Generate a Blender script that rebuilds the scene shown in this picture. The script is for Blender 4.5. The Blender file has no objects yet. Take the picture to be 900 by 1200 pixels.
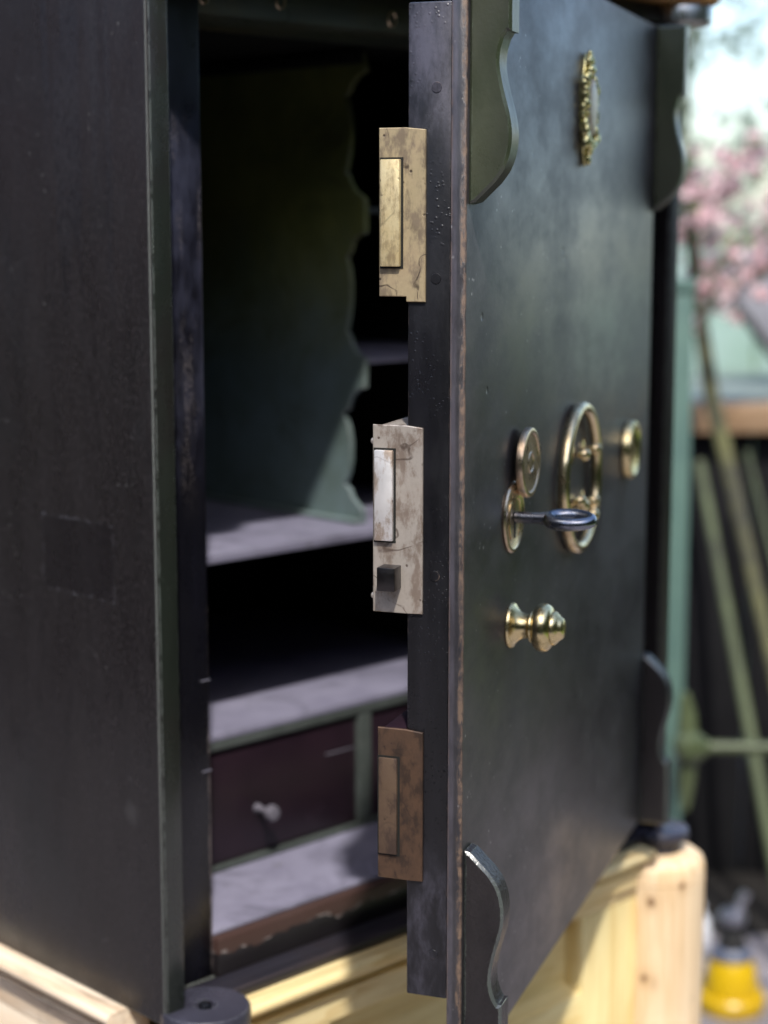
import bpy, bmesh, math, random
from math import sin, cos, pi, radians, sqrt
from mathutils import Vector, Matrix

R = radians
SC = bpy.context.scene
COL = SC.collection
random.seed(7)

# ------------------------------------------------------------------ camera, sky, sun, exposure
CAM_H = 1.35
cd = bpy.data.cameras.new('camera')
cam = bpy.data.objects.new('camera', cd)
COL.objects.link(cam)
cam.location = (0, 0, CAM_H)
cam.rotation_euler = (R(90 - 8.94), 0, 0)
cd.sensor_fit = 'VERTICAL'
cd.sensor_height = 36.0
cd.lens = 36.0 * 2130 / 1200
cd.clip_start = 0.05
cd.clip_end = 800
cd.dof.use_dof = True
cd.dof.focus_distance = 1.06
cd.dof.aperture_fstop = 4.6
SC.camera = cam

SUN_AZ, SUN_EL = 175.0, 54.1
w = bpy.data.worlds.new('World')
SC.world = w
w.use_nodes = True
wn, wl = w.node_tree.nodes, w.node_tree.links
bg = wn['Background']
sky = wn.new('ShaderNodeTexSky')
sky.sky_type = 'NISHITA'
sky.sun_disc = False
sky.dust_density = 1.6
sky.sun_elevation = R(SUN_EL)
sky.sun_rotation = R(SUN_AZ)
wl.new(sky.outputs['Color'], bg.inputs['Color'])
bg.inputs['Strength'].default_value = 0.15
sl = bpy.data.lights.new('sun', 'SUN')
sl.energy = 2.5
sl.angle = R(1.6)
sl.color = (1.0, 0.95, 0.88)
sun = bpy.data.objects.new('sun', sl)
COL.objects.link(sun)
sv = Vector((sin(R(SUN_AZ)) * cos(R(SUN_EL)), cos(R(SUN_AZ)) * cos(R(SUN_EL)), sin(R(SUN_EL))))
sun.rotation_euler = sv.to_track_quat('Z', 'Y').to_euler()
vs = SC.view_settings
vs.view_transform = 'Standard'
vs.look = 'None'
vs.gamma = 1
vs.exposure = 1.1
vs.use_curve_mapping = False
SC.cycles.use_denoising = True
SC.cycles.max_bounces = 8

# ------------------------------------------------------------------ node helpers
class NT:
    def __init__(s, name):
        s.m = bpy.data.materials.new(name)
        s.m.use_nodes = True
        s.n, s.l = s.m.node_tree.nodes, s.m.node_tree.links
        s.b = s.n['Principled BSDF']
        s.tc = s.n.new('ShaderNodeTexCoord').outputs['Object']
    def put(s, sock, v):
        if hasattr(v, 'is_output'):
            s.l.new(v, sock)
        elif isinstance(v, (tuple, list)):
            sock.default_value = (*v, 1.0) if (len(v) == 3 and len(sock.default_value) == 4) else v
        else:
            sock.default_value = v
    def mapping(s, scale=(1, 1, 1), rot=(0, 0, 0), loc=(0, 0, 0), vec=None):
        k = s.n.new('ShaderNodeMapping')
        s.l.new(vec or s.tc, k.inputs['Vector'])
        k.inputs['Scale'].default_value = scale
        k.inputs['Rotation'].default_value = rot
        k.inputs['Location'].default_value = loc
        return k.outputs[0]
    def noise(s, scale, vec=None, detail=5, rough=0.55, dist=0.0):
        k = s.n.new('ShaderNodeTexNoise')
        s.l.new(vec or s.tc, k.inputs['Vector'])
        k.inputs['Scale'].default_value = scale
        k.inputs['Detail'].default_value = detail
        k.inputs['Roughness'].default_value = rough
        k.inputs['Distortion'].default_value = dist
        return k.outputs['Fac']
    def voro(s, scale, vec=None, feature='F1', out='Distance', rand=1.0):
        k = s.n.new('ShaderNodeTexVoronoi')
        k.feature = feature
        s.l.new(vec or s.tc, k.inputs['Vector'])
        k.inputs['Scale'].default_value = scale
        k.inputs['Randomness'].default_value = rand
        return k.outputs[out]
    def rng(s, v, a, b, c=0.0, d=1.0, smooth=True):
        k = s.n.new('ShaderNodeMapRange')
        if smooth: k.interpolation_type = 'SMOOTHSTEP'
        s.put(k.inputs[0], v)
        for i, x in enumerate((a, b, c, d)): k.inputs[i + 1].default_value = x
        return k.outputs[0]
    def math(s, op, a, b=0.0):
        k = s.n.new('ShaderNodeMath')
        k.operation = op
        s.put(k.inputs[0], a); s.put(k.inputs[1], b)
        return k.outputs[0]
    def mix(s, f, a, b, kind='MIX'):
        k = s.n.new('ShaderNodeMix')
        k.data_type = 'RGBA'; k.blend_type = kind
        s.put(k.inputs[0], f); s.put(k.inputs[6], a); s.put(k.inputs[7], b)
        return k.outputs[2]
    def sep(s, vec=None):
        k = s.n.new('ShaderNodeSeparateXYZ')
        s.l.new(vec or s.tc, k.inputs[0])
        return k.outputs
    def bump(s, h, strength=0.2, dist=0.001, normal=None):
        k = s.n.new('ShaderNodeBump')
        s.put(k.inputs['Height'], h)
        k.inputs['Strength'].default_value = strength
        k.inputs['Distance'].default_value = dist
        if normal is not None: s.l.new(normal, k.inputs['Normal'])
        return k.outputs[0]
    def edge(s, radius=0.002):
        bv = s.n.new('ShaderNodeBevel'); bv.samples = 4
        bv.inputs['Radius'].default_value = radius
        g = s.n.new('ShaderNodeNewGeometry')
        d = s.n.new('ShaderNodeVectorMath'); d.operation = 'DOT_PRODUCT'
        s.l.new(bv.outputs[0], d.inputs[0]); s.l.new(g.outputs['Normal'], d.inputs[1])
        return s.rng(d.outputs['Value'], 0.99, 0.80)
    def fin(s, col, rough=0.5, metal=0.0, normal=None, spec=0.5, coat=0.0):
        s.put(s.b.inputs['Base Color'], col)
        s.put(s.b.inputs['Roughness'], rough)
        s.put(s.b.inputs['Metallic'], metal)
        s.put(s.b.inputs['Specular IOR Level'], spec)
        if coat: s.b.inputs['Coat Weight'].default_value = coat
        if normal is not None: s.l.new(normal, s.b.inputs['Normal'])
        return s.m

def black_paint(name, c0, c1, c2, rough=(0.25, 0.45), streak=(14, 14, 1.6), edge_col=None, edge_r=0.002,
                edge_lo=0.45, specks=0.0, orange=0.15, spec=0.5, label=False, scuff=None, extra=None, mottle=None, rvec=(1, 1, 0.5), grit=0.0):
    t = NT(name)
    big = t.noise(5, detail=6, rough=0.6)
    st = t.noise(1.0, t.mapping(streak), detail=7, rough=0.65)
    col = t.mix(t.rng(st, 0.32, 0.68), c0, c1)
    col = t.mix(t.rng(big, 0.42, 0.68), col, c2)
    if mottle:
        sc_, c_hi, c_lo = mottle
        m1 = t.noise(1.0, t.mapping(sc_), detail=9, rough=0.72, dist=0.15)
        m2 = t.noise(1.0, t.mapping(tuple(3.1 * q for q in sc_), loc=(3, 1, 2)), detail=8, rough=0.75)
        col = t.mix(t.rng(m1, 0.40, 0.66), col, c_hi)
        col = t.mix(t.math('MULTIPLY', t.rng(m2, 0.52, 0.70), 0.8), col, c_lo)
    rg = t.rng(t.noise(11, t.mapping(rvec), detail=9, rough=0.75), 0.34, 0.66, rough[0], rough[1])
    fine = t.noise(420, detail=2)
    h = t.math('ADD', t.math('MULTIPLY', fine, orange), t.math('MULTIPLY', st, 0.25))
    if grit:
        gn = t.noise(1.0, t.mapping((360, 360, 260)), detail=4, rough=0.8)
        col = t.mix(t.math('MULTIPLY', t.rng(gn, 0.48, 0.64), grit), col, c1, 'ADD')
        h = t.math('ADD', h, t.math('MULTIPLY', gn, 0.5))
    if label:
        x, y, z = t.sep()
        wob = t.math('MULTIPLY', t.math('SUBTRACT', t.noise(60, detail=4), 0.5), 0.006)
        dy = t.math('SUBTRACT', t.math('ABSOLUTE', t.math('SUBTRACT', t.math('ADD', y, wob), 0.0915)), 0.0435)
        dz = t.math('SUBTRACT', t.math('ABSOLUTE', t.math('SUBTRACT', t.math('ADD', z, wob), 0.3285)), 0.0275)
        dist = t.math('ABSOLUTE', t.math('MAXIMUM', dy, dz))
        ln = t.rng(dist, 0.0016, 0.0004)
        ln = t.math('MULTIPLY', ln, t.rng(t.noise(75, detail=8, rough=0.85), 0.50, 0.62))
        col = t.mix(t.math('MULTIPLY', ln, 0.5), col, (0.085, 0.088, 0.105))
        inside = t.rng(t.math('MAXIMUM', dy, dz), 0.001, -0.002)
        col = t.mix(t.math('MULTIPLY', inside, 0.35), col, (0.006, 0.005, 0.007))
        h = t.math('ADD', h, t.math('MULTIPLY', ln, 1.2))
    if scuff:
        sc = t.noise(scuff[0], t.mapping((1, 1, 0.5)), detail=9, rough=0.75)
        sm = t.math('MULTIPLY', t.rng(sc, 0.56, 0.72), t.rng(t.noise(900, detail=1), 0.35, 0.6))
        col = t.mix(t.math('MULTIPLY', sm, scuff[2]), col, scuff[1])
        rg = t.math('ADD', rg, t.math('MULTIPLY', sm, 0.25))
    if specks:
        v = t.voro(150)
        pick = t.rng(t.noise(38, detail=2), 0.55, 0.62)
        sp = t.math('MULTIPLY', t.rng(v, 0.17, 0.08), pick)
        col = t.mix(t.math('MULTIPLY', sp, specks), col, (0.42, 0.42, 0.42))
        v2 = t.voro(46)
        pk2 = t.rng(t.noise(17, detail=1), 0.58, 0.64)
        h = t.math('SUBTRACT', h, t.math('MULTIPLY', t.math('MULTIPLY', t.rng(v2, 0.14, 0.05), pk2), 1.5))
    if edge_col:
        e = t.edge(edge_r)
        chip = t.noise(95, detail=8, rough=0.75)
        em = t.math('MULTIPLY', e, t.rng(chip, edge_lo, edge_lo + 0.12))
        col = t.mix(em, col, edge_col)
        rg = t.math('ADD', rg, t.math('MULTIPLY', em, 0.3))
        h = t.math('SUBTRACT', h, t.math('MULTIPLY', em, 0.6))
    if orange > 0.6:
        h = t.math('ADD', h, t.math('MULTIPLY', t.noise(330, detail=3, rough=0.6), 1.6))
    if extra:
        col, rg, h = extra(t, col, rg, h)
    return t.fin(col, rg, 0.0, t.bump(h, 0.35 if orange < 0.95 else 0.55, 0.0006 if orange < 0.95 else 0.0008), spec)

def wood(name, axis, c_light, c_dark, c_knot=(0.16, 0.06, 0.02), knots=True, ring=70, seed=0.0, rough=0.5):
    t = NT(name)
    sc = [1.0, 1.0, 1.0]; sc[axis] = 0.07
    off = (seed, seed * 1.7, seed * 0.6)
    v = t.mapping(tuple(sc), loc=off)
    warp = t.noise(14, v, detail=3)
    g = t.noise(ring, v, detail=3, rough=0.5, dist=1.2)
    fine = t.noise(420, v, detail=3, rough=0.6)
    g2 = t.math('FRACT', t.math('MULTIPLY', warp, 11.0))
    band = t.math('MULTIPLY', t.rng(g2, 0.45, 0.95), t.rng(g2, 1.0, 0.96))
    f = t.math('ADD', t.math('MULTIPLY', t.rng(g, 0.38, 0.68), 0.45), t.math('MULTIPLY', band, 0.55))
    col = t.mix(f, c_light, c_dark)
    col = t.mix(t.math('MULTIPLY', t.rng(fine, 0.45, 0.75), 0.35), col, tuple(0.75 * c for c in c_dark))
    col = t.mix(t.math('MULTIPLY', t.rng(t.noise(9, detail=5), 0.5, 0.72), 0.35), col, tuple(min(1, c * 1.18) for c in c_light))
    if knots:
        ks = [1.0, 1.0, 1.0]; ks[axis] = 0.45
        kv = t.voro(21, t.mapping(tuple(ks), loc=off), rand=1.0)
        km = t.rng(kv, 0.17, 0.04)
        halo = t.rng(kv, 0.30, 0.10)
        col = t.mix(t.math('MULTIPLY', halo, 0.35), col, c_dark)
        col = t.mix(t.math('MULTIPLY', km, 0.8), col, c_knot)
    # grime rubbed into the corners and dents
    dirt = t.math('MULTIPLY', t.rng(t.noise(26, detail=8, rough=0.75), 0.60, 0.70), 0.35)
    col = t.mix(dirt, col, (0.13, 0.08, 0.05))
    h = t.math('ADD', t.math('MULTIPLY', f, 0.4), t.math('MULTIPLY', fine, 0.35))
    return t.fin(col, t.rng(fine, 0.3, 0.7, rough - 0.08, rough + 0.12), 0, t.bump(h, 0.6, 0.0009), 0.4)

def weathered(m, axis, amount):
    # dirt drawn out along the grain of the moulded rails
    t = NT.__new__(NT); t.m = m; t.n, t.l = m.node_tree.nodes, m.node_tree.links; t.b = t.n['Principled BSDF']
    t.tc = t.n.new('ShaderNodeTexCoord').outputs['Object']
    old = t.b.inputs['Base Color'].links[0].from_socket
    sc = [1.0, 1.0, 1.0]; sc[axis] = 0.045
    st = t.noise(95, t.mapping(tuple(sc)), detail=7, rough=0.7)
    pt = t.noise(8, detail=4)
    f = t.math('MULTIPLY', t.math('MULTIPLY', t.rng(st, 0.52, 0.62), t.rng(pt, 0.40, 0.60)), amount)
    t.put(t.b.inputs['Base Color'], t.mix(f, old, (0.13, 0.075, 0.04)))
    return m
def knotted(m, pts):
    # single dark knots at given points of the upright post
    t = NT.__new__(NT); t.m = m; t.n, t.l = m.node_tree.nodes, m.node_tree.links; t.b = t.n['Principled BSDF']
    t.tc = t.n.new('ShaderNodeTexCoord').outputs['Object']
    col = t.b.inputs['Base Color'].links[0].from_socket
    for (x, y, z), rad in pts:
        v = t.n.new('ShaderNodeVectorMath'); v.operation = 'DISTANCE'
        t.l.new(t.mapping((1, 1, 0.72)), v.inputs[0]); v.inputs[1].default_value = (x, y, z * 0.72)
        d = t.math('ADD', v.outputs['Value'], t.math('MULTIPLY', t.math('SUBTRACT', t.noise(160, detail=4), 0.5), 0.004))
        col = t.mix(t.math('MULTIPLY', t.rng(d, rad * 2.6, rad * 0.8), 0.35), col, (0.42, 0.24, 0.11))
        col = t.mix(t.math('MULTIPLY', t.rng(d, rad, rad * 0.4), 0.85), col, (0.15, 0.075, 0.035))
    t.put(t.b.inputs['Base Color'], col)
    return m
def metal(name, c, rough=0.2, tarnish=(0.25, 0.14, 0.05), amount=0.4, scale=40, bumpy=0.1):
    t = NT(name)
    n = t.noise(scale, detail=7, rough=0.7)
    f = t.math('MULTIPLY', t.rng(n, 0.45, 0.72), amount)
    col = t.mix(f, c, tarnish)
    rg = t.rng(n, 0.35, 0.75, rough, rough + 0.18)
    return t.fin(col, rg, 1.0, t.bump(t.noise(260, detail=3), bumpy, 0.0004))

def plate_metal(name, c, c2, stain, line, metallic=0.55, rough=0.42, lines=0.8, grain=(600, 600, 40)):
    t = NT(name)
    a = t.noise(38, detail=7, rough=0.7)
    b = t.noise(90, t.mapping((1, 1, 0.5)), detail=6, rough=0.7)
    col = t.mix(t.rng(a, 0.35, 0.68), c, c2)
    col = t.mix(t.math('MULTIPLY', t.rng(b, 0.45, 0.62), 0.85), col, stain)
    ct = t.noise(26, detail=2, dist=0.6)
    iso = t.math('ABSOLUTE', t.math('SUBTRACT', ct, 0.53))
    ln = t.math('MULTIPLY', t.rng(iso, 0.012, 0.003), t.rng(t.noise(60), 0.42, 0.55))
    col = t.mix(t.math('MULTIPLY', ln, lines), col, line)
    dots = t.math('MULTIPLY', t.rng(t.voro(190), 0.22, 0.10), t.rng(t.noise(70, detail=2), 0.52, 0.62))
    col = t.mix(t.math('MULTIPLY', dots, 0.9), col, line)
    e = t.edge(0.0012)
    col = t.mix(t.math('MULTIPLY', t.math('MULTIPLY', e, t.rng(t.noise(120), 0.4, 0.6)), 0.6), col, line)
    gr = t.noise(1.0, t.mapping(grain), detail=4)
    h = t.math('SUBTRACT', t.math('MULTIPLY', gr, 0.5), t.math('MULTIPLY', dots, 1.0))
    return t.fin(col, t.rng(a, 0.3, 0.7, rough - 0.08, rough + 0.16), metallic, t.bump(h, 0.3, 0.0005))

def paint(name, c, c2, scale=20, rough=0.6, metal_=0.0, bumpy=0.15, spec=0.4, chips=None, worn=None, stains=None):
    t = NT(name)
    a = t.noise(scale, detail=6, rough=0.65)
    col = t.mix(t.rng(a, 0.35, 0.68), c, c2)
    if chips:
        col = t.mix(t.math('MULTIPLY', t.rng(t.noise(chips[0], detail=8, rough=0.75), 0.60, 0.66), chips[2]), col, chips[1])
    if stains:
        sn = t.noise(stains[0], detail=9, rough=0.72, dist=1.0)
        col = t.mix(t.math('MULTIPLY', t.rng(sn, 0.46, 0.66), stains[2]), col, stains[1])
    if worn:
        col = t.mix(t.math('MULTIPLY', t.edge(worn[0]), t.rng(t.noise(60, detail=6, rough=0.7), 0.30, 0.55)), col, worn[1])
    return t.fin(col, rough, metal_, t.bump(t.noise(scale * 6, detail=4), bumpy, 0.001), spec)

# ------------------------------------------------------------------ mesh helpers
class MB:
    def __init__(s): s.bm = bmesh.new()
    def box(s, x0, x1, y0, y1, z0, z1, bev=0.0, seg=2, M=None):
        b = bmesh.new()
        bmesh.ops.create_cube(b, size=1)
        for v in b.verts:
            v.co = Vector(((x0 + x1) / 2 + v.co.x * (x1 - x0), (y0 + y1) / 2 + v.co.y * (y1 - y0), (z0 + z1) / 2 + v.co.z * (z1 - z0)))
        if bev: bmesh.ops.bevel(b, geom=b.edges[:], offset=bev, segments=seg, affect='EDGES', profile=0.5)
        return s.add(b, M)
    def prism(s, pts, a0, a1, plane='yz', bev=0.0, seg=2, M=None):
        # pts: 2-D outline in the named plane, extruded along the third axis from a0 to a1
        b = bmesh.new()
        def P(u, v, a):
            return {'yz': (a, u, v), 'xz': (u, a, v), 'xy': (u, v, a)}[plane]
        lo = [b.verts.new(P(u, v, a0)) for u, v in pts]
        hi = [b.verts.new(P(u, v, a1)) for u, v in pts]
        n = len(pts)
        b.faces.new(lo); b.faces.new(hi[::-1])
        for i in range(n):
            b.faces.new((lo[i], hi[i], hi[(i + 1) % n], lo[(i + 1) % n]))
        bmesh.ops.recalc_face_normals(b, faces=b.faces[:])
        if bev:
            es = [e for e in b.edges if len({round((v.co[{'yz': 0, 'xz': 1, 'xy': 2}[plane]]), 6) for v in e.verts}) == 1]
            bmesh.ops.bevel(b, geom=es, offset=bev, segments=seg, affect='EDGES', profile=0.5, clamp_overlap=True)
        bmesh.ops.triangulate(b, faces=[f for f in b.faces if len(f.verts) > 4])
        return s.add(b, M)
    def lathe(s, prof, M=None, seg=40, a0=0.0, a1=2 * pi, sx=1.0, sy=1.0):
        # prof: (r, z) pairs turned about z
        b = bmesh.new()
        full = abs(a1 - a0 - 2 * pi) < 1e-6
        cols = seg if full else seg + 1
        rings = []
        for r, z in prof:
            if r < 1e-7: rings.append([b.verts.new((0, 0, z))] * cols)
            else: rings.append([b.verts.new((r * sx * cos(a0 + (a1 - a0) * i / seg), r * sy * sin(a0 + (a1 - a0) * i / seg), z)) for i in range(cols)])
        for A, B in zip(rings, rings[1:]):
            for i in range(seg):
                j = (i + 1) % cols
                q = []
                for v in (A[i], A[j], B[j], B[i]):
                    if v not in q: q.append(v)
                if len(q) > 2:
                    try: b.faces.new(q)
                    except ValueError: pass
        for ring, zz in ((rings[0], 0), (rings[-1], 1)):
            if full and ring[0] is not ring[1]:
                try: b.faces.new(ring)
                except ValueError: pass
        bmesh.ops.recalc_face_normals(b, faces=b.faces[:])
        return s.add(b, M)
    def tube(s, pts, rad, seg=12, closed=False, M=None, flat=1.0):
        b = bmesh.new()
        pts = [Vector(p) for p in pts]
        n = len(pts)
        rad = rad if isinstance(rad, (list, tuple)) else [rad] * n
        rings = []
        up = None
        for i, p in enumerate(pts):
            if closed: d = pts[(i + 1) % n] - pts[i - 1]
            else: d = pts[min(i + 1, n - 1)] - pts[max(i - 1, 0)]
            d.normalize()
            if up is None:
                up = Vector((0, 0, 1)) if abs(d.z) < 0.9 else Vector((1, 0, 0))
            u = (up - d * up.dot(d)).normalized(); v = d.cross(u); up = u
            rings.append([b.verts.new(p + (u * cos(2 * pi * k / seg) * flat + v * sin(2 * pi * k / seg)) * rad[i]) for k in range(seg)])
        for i in range(n if closed else n - 1):
            A, B = rings[i], rings[(i + 1) % n]
            for k in range(seg):
                b.faces.new((A[k], A[(k + 1) % seg], B[(k + 1) % seg], B[k]))
        if not closed:
            b.faces.new(rings[0]); b.faces.new(rings[-1])
        bmesh.ops.recalc_face_normals(b, faces=b.faces[:])
        return s.add(b, M)
    def ball(s, c, r, sx=1, sy=1, sz=1, seg=16, M=None):
        b = bmesh.new()
        bmesh.ops.create_uvsphere(b, u_segments=seg, v_segments=seg // 2 + 2, radius=r)
        for v in b.verts: v.co = Vector((v.co.x * sx + c[0], v.co.y * sy + c[1], v.co.z * sz + c[2]))
        return s.add(b, M)
    def add(s, b, M=None):
        if M is not None: bmesh.ops.transform(b, matrix=M, verts=b.verts[:])
        me = bpy.data.meshes.new('tmp'); b.to_mesh(me); b.free()
        s.bm.from_mesh(me); bpy.data.meshes.remove(me)
        return s
    def build(s, name, mat, parent=None, angle=35, kind=None):
        me = bpy.data.meshes.new(name)
        s.bm.to_mesh(me); s.bm.free()
        me.polygons.foreach_set('use_smooth', [True] * len(me.polygons))
        me.set_sharp_from_angle(angle=R(angle))
        me.materials.append(mat)
        o = bpy.data.objects.new(name, me)
        COL.objects.link(o)
        if parent is not None: o.parent = parent
        if kind: o['kind'] = kind
        return o

def tag(o, label, cat, group=None):
    o['label'] = label; o['category'] = cat
    if group: o['group'] = group
    return o
def thing(name, label, cat, loc=(0, 0, 0), rz=0.0, group=None):
    o = bpy.data.objects.new(name, None)
    COL.objects.link(o)
    o.location = loc; o.rotation_euler = (0, 0, rz)
    o.empty_display_size = 0.05
    return tag(o, label, cat, group)
def T(x, y, z): return Matrix.Translation((x, y, z))
def rot(axis, deg): return Matrix.Rotation(R(deg), 4, axis)
def smooth_path(pts, n=6):
    # Catmull-Rom through 2-D points
    out = []
    for i in range(len(pts) - 1):
        p0, p1, p2, p3 = pts[max(i - 1, 0)], pts[i], pts[i + 1], pts[min(i + 2, len(pts) - 1)]
        for k in range(n):
            t = k / n
            out.append(tuple(0.5 * (2 * b + (c - a) * t + (2 * a - 5 * b + 4 * c - d) * t * t + (3 * b - a - 3 * c + d) * t ** 3)
                             for a, b, c, d in zip(p0, p1, p2, p3)))
    out.append(pts[-1])
    return out

def Z(z): return z + 0.5635         # height relative to the lens -> height above the safe's foot
# ------------------------------------------------------------------ materials
RUST = (0.23, 0.13, 0.075)
def rail_peel(t, col, rg, h):
    # old primer showing where the black has flaked off the bottom rail
    x, y, z = t.sep()
    wob = t.math('MULTIPLY', t.math('SUBTRACT', t.noise(30, detail=7, rough=0.7), 0.5), 0.034)
    zz = t.math('ADD', z, wob)
    m = t.rng(zz, 0.0235, 0.0250)
    lip = t.math('MULTIPLY', t.rng(t.math('ABSOLUTE', t.math('SUBTRACT', zz, 0.0243)), 0.0009, 0.0002), t.rng(t.noise(70), 0.48, 0.56))
    col = t.mix(m, col, (0.05, 0.028, 0.024))
    col = t.mix(t.math('MULTIPLY', lip, 0.7), col, (0.35, 0.31, 0.30))
    return col, rg, t.math('SUBTRACT', h, t.math('MULTIPLY', m, 0.7))
def lip_wear(t, col, rg, h):
    # paint worn off the free edge of the door plate down to rusty iron
    x, y, z = t.sep()
    sc = t.noise(1.0, t.mapping((120, 120, 26)), detail=8, rough=0.75)
    on = t.math('MULTIPLY', t.rng(x, 0.0020, 0.0012), t.rng(t.math('ADD', y, t.math('MULTIPLY', sc, 0.006)), 0.0068, 0.0048))
    m = t.math('MULTIPLY', on, t.rng(t.noise(1.0, t.mapping((70, 70, 30)), detail=9, rough=0.8), 0.45, 0.53))
    col = t.mix(m, col, t.mix(t.rng(t.noise(160), 0.4, 0.6), (0.15, 0.095, 0.060), (0.060, 0.040, 0.032)))
    on2 = t.math('MULTIPLY', t.rng(x, 0.0020, 0.0012), t.rng(y, 0.0045, 0.0065))
    col = t.mix(t.math('MULTIPLY', on2, t.rng(sc, 0.35, 0.65, 0.2, 0.75)), col, (0.085, 0.078, 0.095))
    return col, t.math('ADD', rg, t.math('MULTIPLY', m, 0.3)), t.math('SUBTRACT', h, t.math('MULTIPLY', m, 0.8))
def side_wear_and_sheen(t, col, rg, h):
    # dark runs of pitting down the upper half, one pale thumb mark lower down
    x, y, z = t.sep()
    run = t.rng(t.noise(1.0, t.mapping((38, 38, 2.2)), detail=5, rough=0.6), 0.52, 0.62)
    pit = t.rng(t.noise(1.0, t.mapping((300, 300, 120)), detail=6, rough=0.85), 0.46, 0.54)
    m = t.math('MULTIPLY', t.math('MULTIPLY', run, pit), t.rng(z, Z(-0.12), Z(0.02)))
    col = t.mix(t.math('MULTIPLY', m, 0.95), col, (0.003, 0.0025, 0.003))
    col = t.mix(t.math('MULTIPLY', t.rng(z, Z(-0.10), Z(0.12)), 0.35), col, (0.017, 0.0125, 0.015))  # brown reflection towards the top, put into the colour
    d = t.math('SQRT', t.math('ADD', t.math('POWER', t.math('SUBTRACT', y, 0.034), 2.0), t.math('POWER', t.math('SUBTRACT', z, Z(-0.413)), 2.0)))
    th = t.math('MULTIPLY', t.rng(t.math('ADD', d, t.math('MULTIPLY', t.noise(120), 0.008)), 0.016, 0.006), 0.28)
    col = t.mix(th, col, (0.07, 0.07, 0.072))
    sp = t.math('MULTIPLY', t.rng(t.voro(120), 0.16, 0.07), t.rng(t.noise(20, detail=3), 0.57, 0.62))
    col = t.mix(t.math('MULTIPLY', sp, 0.3), col, (0.2, 0.2, 0.2))
    return col, t.math('SUBTRACT', rg, t.math('MULTIPLY', m, -0.15)), t.math('SUBTRACT', h, t.math('MULTIPLY', m, 0.6))
def stile_wear(t, col, rg, h):
    # hands and rags have rubbed the stile blue-grey at half height; its inner edge is chipped low down
    x, y, z = t.sep()
    zone = t.math('MULTIPLY', t.rng(z, Z(-0.22), Z(-0.12)), t.rng(z, Z(0.085), Z(0.06)))
    rub = t.math('MULTIPLY', zone, t.rng(t.noise(1.0, t.mapping((30, 30, 12)), detail=9, rough=0.75), 0.40, 0.66))
    col = t.mix(t.math('MULTIPLY', rub, 0.65), col, (0.034, 0.036, 0.060))
    gr = t.math('MULTIPLY', t.math('MULTIPLY', zone, t.rng(t.noise(900, detail=2), 0.52, 0.62)), t.rng(t.noise(1.0, t.mapping((60, 60, 9)), detail=6), 0.50, 0.62))
    col = t.mix(t.math('MULTIPLY', gr, 0.7), col, (0.16, 0.14, 0.14))
    ed = t.math('MULTIPLY', t.rng(t.math('ADD', x, t.math('MULTIPLY', t.noise(70, detail=6, rough=0.7), 0.007)), 0.0742, 0.0750), t.rng(z, Z(-0.34), Z(-0.38)))
    col = t.mix(t.math('MULTIPLY', ed, 0.85), col, (0.17, 0.14, 0.135))
    return col, t.math('ADD', rg, t.math('MULTIPLY', rub, 0.18)), t.math('ADD', h, t.math('MULTIPLY', ed, 0.8))
def edge_rough(t, col, rg, h):
    x, y, z = t.sep()
    zone = t.math('MAXIMUM', t.rng(z, Z(0.02), Z(0.09)), t.rng(z, Z(-0.36), Z(-0.41)))
    sf = t.math('MULTIPLY', zone, t.rng(t.noise(1.0, t.mapping((34, 34, 14)), detail=9, rough=0.75), 0.38, 0.66))
    col = t.mix(t.math('MULTIPLY', sf, 0.8), col, (0.075, 0.072, 0.095))
    v = t.voro(330)
    dr = t.math('MULTIPLY', t.rng(v, 0.32, 0.12), t.math('MAXIMUM', t.math('MULTIPLY', t.rng(t.noise(12, detail=3), 0.45, 0.60), 0.7), t.math('MULTIPLY', t.rng(z, Z(-0.17), Z(-0.21)), t.rng(z, Z(-0.40), Z(-0.34)))))
    return col, rg, t.math('ADD', h, t.math('MULTIPLY', dr, 1.6))

M_SIDE = black_paint('black_side_paint', (0.0105, 0.0092, 0.0100), (0.0150, 0.0132, 0.0142), (0.0125, 0.0130, 0.0142), (0.22, 0.44), (24, 24, 4),
                     edge_col=(0.36, 0.40, 0.37), edge_r=0.0018, edge_lo=0.22, label=True, specks=0.0, extra=side_wear_and_sheen, mottle=((17, 17, 5), (0.0150, 0.0134, 0.0142), (0.0040, 0.0034, 0.0038)), spec=0.45, grit=0.9)
M_DOOR = black_paint('black_door_paint', (0.012, 0.0115, 0.014), (0.018, 0.017, 0.020), (0.010, 0.0095, 0.012), (0.30, 0.50), (7, 7, 6),
                     edge_col=RUST, edge_r=0.003, edge_lo=0.40, specks=0.55, spec=1.0, extra=lip_wear, mottle=((5, 5, 8), (0.040, 0.037, 0.041), (0.006, 0.0065, 0.0085)), rvec=(0.5, 0.5, 0.8), grit=0.5)
M_EDGE = black_paint('black_door_edge', (0.004, 0.004, 0.005), (0.009, 0.009, 0.0115), (0.006, 0.006, 0.008), (0.26, 0.48), (60, 60, 6),
                     edge_col=(0.14, 0.10, 0.08), edge_r=0.0012, edge_lo=0.52, scuff=(11, (0.10, 0.10, 0.13), 0.75), orange=0.3, extra=edge_rough)
M_STRIP = black_paint('front_edge_paint', (0.010, 0.014, 0.011), (0.018, 0.022, 0.017), (0.014, 0.012, 0.012), (0.18, 0.34), (40, 40, 3), spec=0.9,
                     edge_col=(0.30, 0.34, 0.31), edge_r=0.0009, edge_lo=0.40, scuff=(14, (0.06, 0.06, 0.06), 0.4))
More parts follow.
